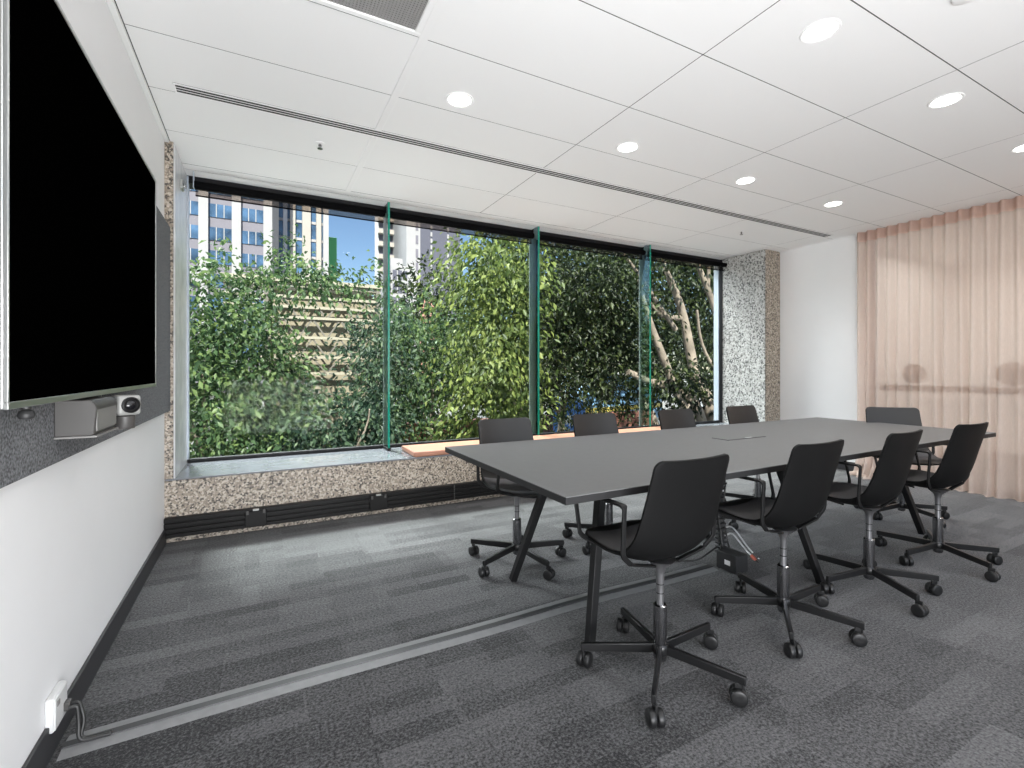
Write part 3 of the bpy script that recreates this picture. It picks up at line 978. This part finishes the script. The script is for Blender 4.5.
def leaves_mesh(name, m, parent, blobs, size, droop=.5):
    """blobs: (centre, radii, count). Leaves gather into sprays so that gaps stay between them."""
    P, A = [], []
    for c_, r_, n_ in blobs:
        c_ = np.array(c_); r_ = np.array(r_)
        ncl = max(6, n_ // 26)
        d = rng.normal(size=(ncl, 3)); d /= np.linalg.norm(d, axis=1)[:, None]
        rad = rng.random(ncl) ** .45
        cc_ = c_ + d * rad[:, None] * r_
        od = d
        per = rng.integers(14, 40, ncl)
        for i in range(ncl):
            kk = per[i]
            # a spray: points along a short drooping twig
            tdir = od[i] * np.array([1, 1, .4]) + rng.normal(size=3) * .6 + np.array([0, 0, -.25])
            tdir /= np.linalg.norm(tdir)
            t = rng.random(kk) * size * 6
            pp = cc_[i] + tdir * t[:, None] + rng.normal(size=(kk, 3)) * size * .9
            pp[:, 2] -= droop * (t ** 2) * .6
            P.append(pp)
            A.append(np.tile(tdir, (kk, 1)))
    P = np.concatenate(P); A = np.concatenate(A)
    n = len(P)
    dirs = A * .6 + rng.normal(size=(n, 3)) * .55 + np.array([0, 0, -droop])
    dirs /= np.linalg.norm(dirs, axis=1)[:, None]
    up = rng.normal(size=(n, 3)) * .55 + np.array([-.1, -.45, .8])
    side = np.cross(dirs, up); side /= np.linalg.norm(side, axis=1)[:, None] + 1e-9
    nrm = np.cross(side, dirs)
    Ls = size * (.7 + .6 * rng.random(n))[:, None]
    W = Ls * .24
    tip = P + dirs * Ls
    mid = P + dirs * Ls * .45
    v = np.empty((n, 4, 3))
    v[:, 0] = P
    v[:, 1] = mid + side * W + nrm * W * .35
    v[:, 2] = tip - nrm * Ls * .08
    v[:, 3] = mid - side * W + nrm * W * .35
    base = np.arange(n)[:, None] * 4
    f = np.stack([base + np.array([0, 1, 2]), base + np.array([0, 2, 3])], 1).reshape(-1, 3)
    me = bpy.data.meshes.new(name)
    me.vertices.add(n * 4); me.vertices.foreach_set('co', v.reshape(-1).astype(np.float32))
    me.loops.add(len(f) * 3); me.loops.foreach_set('vertex_index', f.reshape(-1).astype(np.int32))
    me.polygons.add(len(f)); me.polygons.foreach_set('loop_start', (np.arange(len(f)) * 3).astype(np.int32))
    me.update(calc_edges=True); me.validate()
    me.materials.append(m)
    o = bpy.data.objects.new(name, me); COL.objects.link(o); o.parent = parent
    return o

def branchy(q, p, d, r, ln, depth):
    p = Vector(p); d = Vector(d).normalized()
    pts = [p]; rs = [r]
    n = 4
    for i in range(n):
        d = (d + Vector((random.uniform(-.25, .25), random.uniform(-.25, .25), random.uniform(-.05, .2)))).normalized()
        pts.append(pts[-1] + d * ln / n); rs.append(r * (1 - .45 * (i + 1) / n))
    q.tube(pts, rs, 7)
    if depth > 0:
        for k in range(3):
            j = random.randint(2, n)
            dd = (d + Vector((random.uniform(-.9, .9), random.uniform(-.9, .9), random.uniform(-.1, .7)))).normalized()
            branchy(q, pts[j], dd, rs[j] * .7, ln * .72, depth - 1)

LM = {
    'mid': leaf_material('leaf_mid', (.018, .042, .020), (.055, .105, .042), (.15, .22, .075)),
    'light': leaf_material('leaf_light', (.028, .05, .014), (.085, .125, .032), (.22, .27, .075)),
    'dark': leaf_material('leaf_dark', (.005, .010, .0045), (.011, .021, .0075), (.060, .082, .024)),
    'blue': leaf_material('leaf_blue', (.012, .028, .02), (.03, .06, .038), (.10, .16, .085)),
}
def tree(base, label, lm, blobs, size, height=2.6, r=.12, depth=2, droop=.5):
    t = empty('tree', base)
    tag(t, label, 'tree', 'trees outside the window')
    bl = [((c_[0] - base[0], c_[1] - base[1], c_[2] - base[2]), r_, n_) for c_, r_, n_ in blobs]
    q = MB()
    branchy(q, (0, 0, -.1), (random.uniform(-.15, .15), random.uniform(-.15, .15), 1), r, height, depth)
    q.build('trunk', M['bark'], t, smooth=60)
    leaves_mesh('foliage', LM[lm], t, bl, size, droop)
    return t

tree((-.9, 10.6, GZ), 'broad mid green tree outside the leftmost pane, below the white tower', 'mid',
     [((-1.5, 10.3, 1.5), (1.1, 1.0, 1.5), 4200), ((-.5, 10.3, 2.45), (.75, .8, .75), 1900), ((-.45, 9.9, .0), (1.5, 1.0, 1.05), 5200), ((-.2, 10.2, 1.2), (.7, .7, .9), 1900), ((1.0, 10.6, 3.12), (1.1, .7, .28), 1300)], .13, 2.0, .09, 1)
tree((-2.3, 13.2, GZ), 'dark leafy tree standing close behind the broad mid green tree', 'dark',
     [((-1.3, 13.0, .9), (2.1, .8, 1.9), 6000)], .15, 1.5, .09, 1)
tree((1.75, 9.4, GZ), 'blue green bushy tree low in front of the beige truss reflection', 'blue',
     [((1.3, 9.5, -.1), (1.1, .8, .85), 3600), ((2.2, 10.3, 1.5), (.32, .5, 1.3), 1500), ((1.9, 9.6, .35), (.6, .6, .55), 1100)], .12, 1.2, .06, 1)
tree((3.3, 10.6, GZ), 'mid green round tree outside, right of the first glass fin', 'mid',
     [((3.2, 10.8, .9), (.95, 1.0, 1.7), 4600), ((3.7, 11.2, 2.3), (.9, .8, .7), 1500)], .12, 1.6, .08, 1)
tree((4.6, 8.6, GZ), 'yellow green weeping tree reaching the blinds before the middle glass fin', 'light',
     [((4.15, 8.6, 3.1), (.75, .9, 1.1), 3200), ((3.8, 8.2, 1.5), (.6, .8, .8), 2000), ((3.9, 8.2, .2), (.7, .7, .7), 1900), ((4.5, 8.7, 1.8), (.5, .8, 1.2), 1800)], .13, 1.8, .08, 1, droop=.9)
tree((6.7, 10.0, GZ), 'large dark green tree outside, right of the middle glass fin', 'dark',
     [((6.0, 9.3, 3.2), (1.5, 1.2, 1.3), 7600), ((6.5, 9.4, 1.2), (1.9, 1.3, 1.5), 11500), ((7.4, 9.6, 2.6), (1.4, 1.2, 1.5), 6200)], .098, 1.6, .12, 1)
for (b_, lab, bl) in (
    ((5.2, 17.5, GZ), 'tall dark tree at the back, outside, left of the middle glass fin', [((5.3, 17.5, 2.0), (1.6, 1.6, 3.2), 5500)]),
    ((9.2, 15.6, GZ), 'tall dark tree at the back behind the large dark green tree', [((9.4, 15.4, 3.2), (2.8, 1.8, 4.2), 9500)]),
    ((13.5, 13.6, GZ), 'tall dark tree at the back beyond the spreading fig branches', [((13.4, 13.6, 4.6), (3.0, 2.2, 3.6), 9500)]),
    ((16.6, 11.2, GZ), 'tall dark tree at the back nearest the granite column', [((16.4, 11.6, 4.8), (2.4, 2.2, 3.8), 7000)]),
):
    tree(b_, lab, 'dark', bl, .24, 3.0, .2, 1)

# spreading fig with bare pale limbs
ft = empty('fig_tree', (9.0, 7.75, GZ))
tag(ft, 'spreading fig tree with thick bare pale limbs outside the rightmost pane', 'tree', 'trees outside the window')
def at(px, py, t):
    l = (px - 512) / 477.5
    c_, s_ = math.cos(math.radians(27.87)), math.sin(math.radians(27.87))
    return Vector(((l * c_ + s_) * t - 9.0, (-l * s_ + c_) * t - 7.75, 1.19 - (py - 369.6) / 477.5 * t - GZ))
q = MB()
root = at(703, 470, 11)
for pts, r0, r1 in (
    ([(703, 470, 11), (702, 425, 11), (692, 398, 10.9), (672, 386, 10.7), (652, 383, 10.5), (628, 372, 10.3)], .17, .07),
    ([(706, 470, 11.1), (712, 420, 11.2), (708, 398, 11.2), (696, 384, 11.3), (690, 350, 11.4), (684, 318, 11.4), (676, 292, 11.3), (663, 266, 11.2), (655, 235, 11)], .17, .06),
    ([(701, 470, 10.9), (688, 412, 10.8), (676, 392, 10.6), (660, 350, 10.4), (650, 322, 10.3), (641, 292, 10.2)], .14, .05),
    ([(684, 318, 11.4), (664, 318, 11.2), (650, 305, 11.0), (638, 280, 10.9)], .07, .035),
    ([(676, 330, 11.2), (660, 308, 11.1), (648, 288, 11), (630, 262, 10.9), (612, 240, 10.8)], .06, .03),
    ([(735, 380, 11.8), (722, 330, 11.8), (712, 300, 11.8), (700, 270, 11.7), (686, 240, 11.5), (676, 215, 11.4)], .09, .05),
    ([(708, 290, 11.8), (709, 265, 11.8), (706, 240, 11.8)], .045, .03),
    ([(735, 380, 11.8), (711, 366, 11.6), (700, 340, 11.5), (697, 310, 11.4)], .05, .03),
    ([(712, 420, 11.2), (735, 400, 11.8), (740, 380, 11.9)], .12, .08),
):
    pp = [at(*p) for p in pts]
    n = len(pp)
    sm = rounded_path(pp, .35, 4)
    q.tube(sm, [r0 + (r1 - r0) * i / (len(sm) - 1) for i in range(len(sm))], 9)
q.build('limbs', M['bark'], ft, smooth=60)
def B(px, py, t, r, n):
    p = at(px, py, t); return ((p.x, p.y, p.z), r, n)
leaves_mesh('foliage', LM['dark'], ft, [B(610, 300, 11.5, (1.4, 1.2, 1.8), 4200), B(690, 250, 12.6, (1.8, 1.0, 1.0), 2600), B(712, 340, 12.8, (1.0, 1.0, 1.2), 1500), B(665, 375, 10.7, (.7, .5, .45), 1200), B(660, 250, 10.6, (.45, .4, .35), 500), B(690, 380, 11.0, (.4, .4, .3), 350)], .13, .6)

# beige truss canopy, a reflection in the window pane built as solid geometry
sh = empty('truss_reflection', (1.6, 14.0, GZ))
tag(sh, 'reflection of a beige truss canopy, built solid between the trees', 'reflection')
M['beige'] = plain('beige_cladding', (.25, .225, .165), .8, noise=.05, nscale=2)
M['steel'] = plain('truss_steel', (.16, .15, .13), .6)
M['beam'] = plain('beam_cream', (.36, .34, .27), .7)
MB().box(-1.45, 1.35, .0, .2, 0, 4.4).build('wall', M['beige'], sh)
q = MB()
for z in (2.15, 2.58, 3.1, 3.62, 3.9, 4.16, 4.46):
    q.box(-2.4, 1.4, -.32, -.22, z, z + .07)
q.build('beam', M['beam'], sh)
q = MB()
for z0, z1 in ((2.2, 2.6), (2.6, 3.12), (3.12, 3.64), (3.64, 4.18)):
    for k in range(4):
        x = -1.4 + k * .7
        q.bar((x, -.27, z0), (x + .35, -.27, z1), .04, .04); q.bar((x + .35, -.27, z1), (x + .7, -.27, z0), .04, .04)
q.build('truss', M['steel'], sh)
q = MB()
q.box(-1.5, -1.4, -.35, -.2, 0, 4.56); q.box(1.3, 1.4, -.35, -.2, 0, 4.56)
q.build('post', M['steel'], sh)
MB().box(-2.45, 1.45, -.4, 1.4, 4.56, 4.66).build('roof', M['beam'], sh)

# towers
M['conc'] = plain('tower_white', (.33, .33, .345), .7, noise=.03, nscale=.6)
M['grey'] = plain('tower_grey', (.155, .15, .185), .6, noise=.04, nscale=.6)
M['beigec'] = plain('tower_beige', (.34, .32, .295), .7, noise=.03, nscale=.5)
M['navy'] = plain('tower_navy', (.085, .088, .12), .5, noise=.04, nscale=.6)
M['bluegl'] = plain('tower_glass', (.05, .10, .18), .12, spec=.6, noise=.7, nscale=.4)
M['pink'] = plain('tower_terracotta', (.48, .24, .20), .7)
M['green'] = plain('tower_green', (.12, .46, .16), .6)

a = empty('office_tower', (-3.4, 85, GZ))
tag(a, 'white office tower with grey spandrels and blue windows beyond the left tree', 'building')
MB().box(-20, 5.1, .5, 4, 0, 70).build('body', M['grey'], a)
q = MB()
for x in np.arange(4.56, -20, -4.3): q.box(x - .62, x + .62, -.3, .6, 0, 70)
q.box(-20, -3.5, -.2, .5, 15.2, 17)
q.build('pier', M['conc'], a)
for k in range(0, 18):
    z = 4.2 + k * 3.55
    for x in np.arange(4.56, -9, -4.3):
        x0, x1 = x - 3.68, x - .62
        wq = MB().box(x0, x1, .38, .52, z, z + 2.0)
        wo = wq.build('window', M['bluegl'], a)
        if 16 < z < 45:
            fq = MB()
            for u in (.33, .66): fq.box(x0 + (x1 - x0) * u - .06, x0 + (x1 - x0) * u + .06, .3, .4, z, z + 2)
            fq.build('mullion', M['conc'], wo)

a = empty('office_tower', (6.9, 100, GZ))
tag(a, 'beige office tower with vertical stone fins between white tower and sky', 'building')
MB().box(-4.9, 5.0, .6, 14, 0, 80).build('body', M['bluegl'], a)
for x, w_, m in ((-4.4, 1.4, 'beigec'), (-2.6, .7, 'conc'), (-1.3, .9, 'beigec'), (1.1, 1.5, 'beigec'), (3.3, .9, 'beigec'), (4.6, 1.0, 'conc')):
    MB().box(x - w_ / 2, x + w_ / 2, -.4, .7, 0, 80).build('fin', M[m], a)
q = MB()
for k in range(24): q.box(-4.9, 5.0, .45, .62, k * 3.4, k * 3.4 + .5)
q.build('floor_band', M['conc'], a)

o = MB().box(13.2, 15.2, 112, 118, GZ, 30.5).build('green_building', M['green'], bevel=.1)
tag(o, 'distant green clad block just right of the beige finned tower', 'building')

a = empty('balcony_tower', (29.3, 122, GZ))
tag(a, 'distant white apartment tower with stacked balconies left of first glass fin', 'building')
MB().box(-2.7, 2.6, .8, 5, 0, 90).build('body', M['conc'], a)
for k in range(26):
    MB().box(-2.9, 1.2, -.8, .9, k * 3.2 + 1.4, k * 3.2 + 2.5).build('balcony', M['beigec'], a)
MB().box(-2.5, 1.0, .7, .85, 2, 88).build('window', M['navy'], a)

a = empty('low_block', (23.6, 90, GZ))
tag(a, 'small cream block with gridded windows right of the first glass fin', 'building')
MB().box(-1.7, 1.7, 0, 9, 0, 22).build('body', M['conc'], a)
MB().box(-1.3, 1.0, 2, 8, 22, 23.8).build('roof_house', M['conc'], a)
for k in range(7):
    for j in range(3):
        MB().box(-1.45 + j * 1.0, -.65 + j * 1.0, -.06, .05, 4 + k * 2.55, 5.8 + k * 2.55).build('window', M['navy'], a)

a = empty('navy_tower', (36.1, 110, GZ))
tag(a, 'dark blue grey tower with white vertical strips behind the weeping tree', 'building')
MB().box(-2.6, 7.6, 0, 15, 0, 95).build('body', M['navy'], a)
MB().box(-5.9, -2.6, -.4, 14, 0, 95).build('stair_core', M['conc'], a)
for k in range(28): MB().box(-3.7, -3.1, -.5, -.38, 3 + k * 3.2, 5 + k * 3.2).build('window', M['grey'], a)
for x in (.2, 4.4):
    q = MB()
    for k in range(60): q.box(x - .22, x + .22, -.2, .05, k * 1.55, k * 1.55 + 1.0)
    q.build('light_strip', M['conc'], a)
MB().box(-2.6, 1.0, -.3, .1, 0, 19.2).build('podium', M['pink'], a)

# parked vehicles and sign at street level
def car(loc, rz, body, label, name='car', sc=1.0, stripe=None):
    r = empty(name, loc, rz)
    tag(r, label, 'car')
    prof = [(-2.1, .35), (-2.1, .75), (-1.95, .92), (-1.1, 1.0), (-.55, 1.42), (.9, 1.45), (1.6, 1.02), (2.1, .92), (2.15, .35)]
    if name == 'van': prof = [(-2.4, .35), (-2.4, .95), (-2.2, 1.1), (-1.7, 1.95), (-1.5, 2.05), (2.3, 2.05), (2.4, 1.9), (2.4, .35)]
    n = len(prof)
    MB().add([(x, y, z) for y in (-.85, .85) for x, z in prof], [tuple(range(n)), tuple(range(2 * n - 1, n - 1, -1))] + [(i, i + n, (i + 1) % n + n, (i + 1) % n) for i in range(n)]).build('body', body, r, bevel=.06, seg=3)
    g_ = MB()
    if name == 'van':
        g_.add([(-2.12, -.72, 1.18), (-2.12, .72, 1.18), (-1.76, .7, 1.85), (-1.76, -.7, 1.85)], [(0, 1, 2, 3)])
        g_.box(-1.55, -.7, -.865, .865, 1.2, 1.8)
    else:
        g_.box(-.5, .85, -.865, .865, 1.05, 1.36)
    g_.build('glass', M['lens'], r)
    if stripe: MB().box(-2.3, 2.38, -.87, .87, .78, .95).build('stripe', stripe, r)
    for x in (-1.35, 1.35):
        for y in (-.78, .78):
            MB().lathe([(.18, -.1), (.33, -.1), (.33, .1), (.18, .1)], 20, (x, y, .33), 'y').build('wheel', M['castor'], r, smooth=40)
    return r
car((16.4, 12.4, GZ), 1.0, plain('car_white', (.7, .7, .72), .25), 'white car parked outside beside the fig tree trunk')
car((11.9, 14.6, GZ), .2, plain('van_blue', (.22, .42, .66), .3), 'pale blue van with yellow stripe parked beyond the dark tree', 'van', stripe=plain('van_yellow', (.62, .52, .12), .4))
a = empty('blue_sign', (8.05, 11.6, GZ))
tag(a, 'bright blue sign board with white scribbles behind second window chair', 'sign')
MB().box(-.55, .55, -.03, .03, .35, 1.35).build('board', plain('sign_blue', (.05, .20, .60), .5), a, bevel=.01)
q = MB()
for k in range(5):
    x = -.42 + k * .19
    q.tube(rounded_path([(x, -.036, .62), (x + .02, -.036, 1.0), (x + .10, -.036, .62 + .06 * (k % 2)), (x + .14, -.036, .95)], .03), .018, 6)
q.build('scribble', M['white'], a, smooth=50)
MB().box(-.5, -.42, -.02, .02, 0, .4).build('post', M['black'], a); MB().box(.42, .5, -.02, .02, 0, .4).build('post', M['black'], a)

# ------------------------------------------------------------------ light
W = bpy.data.worlds.new('sky'); S.world = W
W.use_nodes = True
nt = W.node_tree
bg = nt.nodes['Background']
sk = nt.nodes.new('ShaderNodeTexSky')
sk.sky_type = 'NISHITA'
sk.sun_disc = False
sk.sun_elevation = math.radians(43)
sk.sun_rotation = math.radians(195)
sk.air_density = 1.0; sk.dust_density = .2; sk.ozone_density = 3.5
nt.links.new(sk.outputs['Color'], bg.inputs['Color'])
bg.inputs['Strength'].default_value = .072

sun = bpy.data.lights.new('sun', 'SUN')
sun.energy = 5.5; sun.angle = math.radians(.6); sun.color = (1, .95, .86)
so = bpy.data.objects.new('sun', sun); COL.objects.link(so)
sd_ = Vector((-.22, -.85, .85))
so.rotation_euler = sd_.to_track_quat('Z', 'Y').to_euler()

glow = bpy.data.lights.new('daylight_fill', 'SUN')   # added soft sun lamp, lifts the daylight on table and floor
glow.energy = 5.6; glow.angle = math.radians(50); glow.color = (.95, .98, 1)
go = bpy.data.objects.new('daylight_fill', glow); COL.objects.link(go)
go.rotation_euler = Vector((-.28, 1, .85)).to_track_quat('Z', 'Y').to_euler()

glint = bpy.data.lights.new('tower_glint', 'SUN')   # sunlight mirrored by the glass of the towers opposite
glint.energy = 4.2; glint.angle = math.radians(7); glint.color = (.93, 1, .98)
gi = bpy.data.objects.new('tower_glint', glint); COL.objects.link(gi)
gi.rotation_euler = Vector((-.22, 1, 1.45)).to_track_quat('Z', 'Y').to_euler()

def area(name, loc, rot, sx, sy, e, col=(1, 1, 1)):
    l = bpy.data.lights.new(name, 'AREA'); l.shape = 'RECTANGLE'
    l.size = sx; l.size_y = sy; l.energy = e; l.color = col
    o = bpy.data.objects.new(name, l); COL.objects.link(o)
    o.location = loc; o.rotation_euler = rot
    return o
area('back_fill', (2.8, BY + .05, 1.4), (math.radians(112), 0, 0), 5.6, 2.2, 38, (.985, .992, 1))  # added area lamp behind the viewer, soft fill for the room
area('ceiling_fill', (.3, -1.4, .5), (math.radians(142), 0, 0), 1.9, 1.6, 107, (.985, .992, 1))  # added lamp aimed upwards to brighten the ceiling and left wall
area('side_room_light', (7.8, 1.0, CZ - .02), (0, 0, 0), 1.6, 4.0, 36, (1, .97, .94))

# ------------------------------------------------------------------ colour management
vs_ = S.view_settings
vs_.view_transform = 'Standard'
vs_.look = 'None'
vs_.gamma = 1
vs_.use_curve_mapping = False
vs_.exposure = 1.0
S.cycles.max_bounces = 12
S.cycles.diffuse_bounces = 6
S.cycles.transparent_max_bounces = 24
S.cycles.sample_clamp_indirect = 6
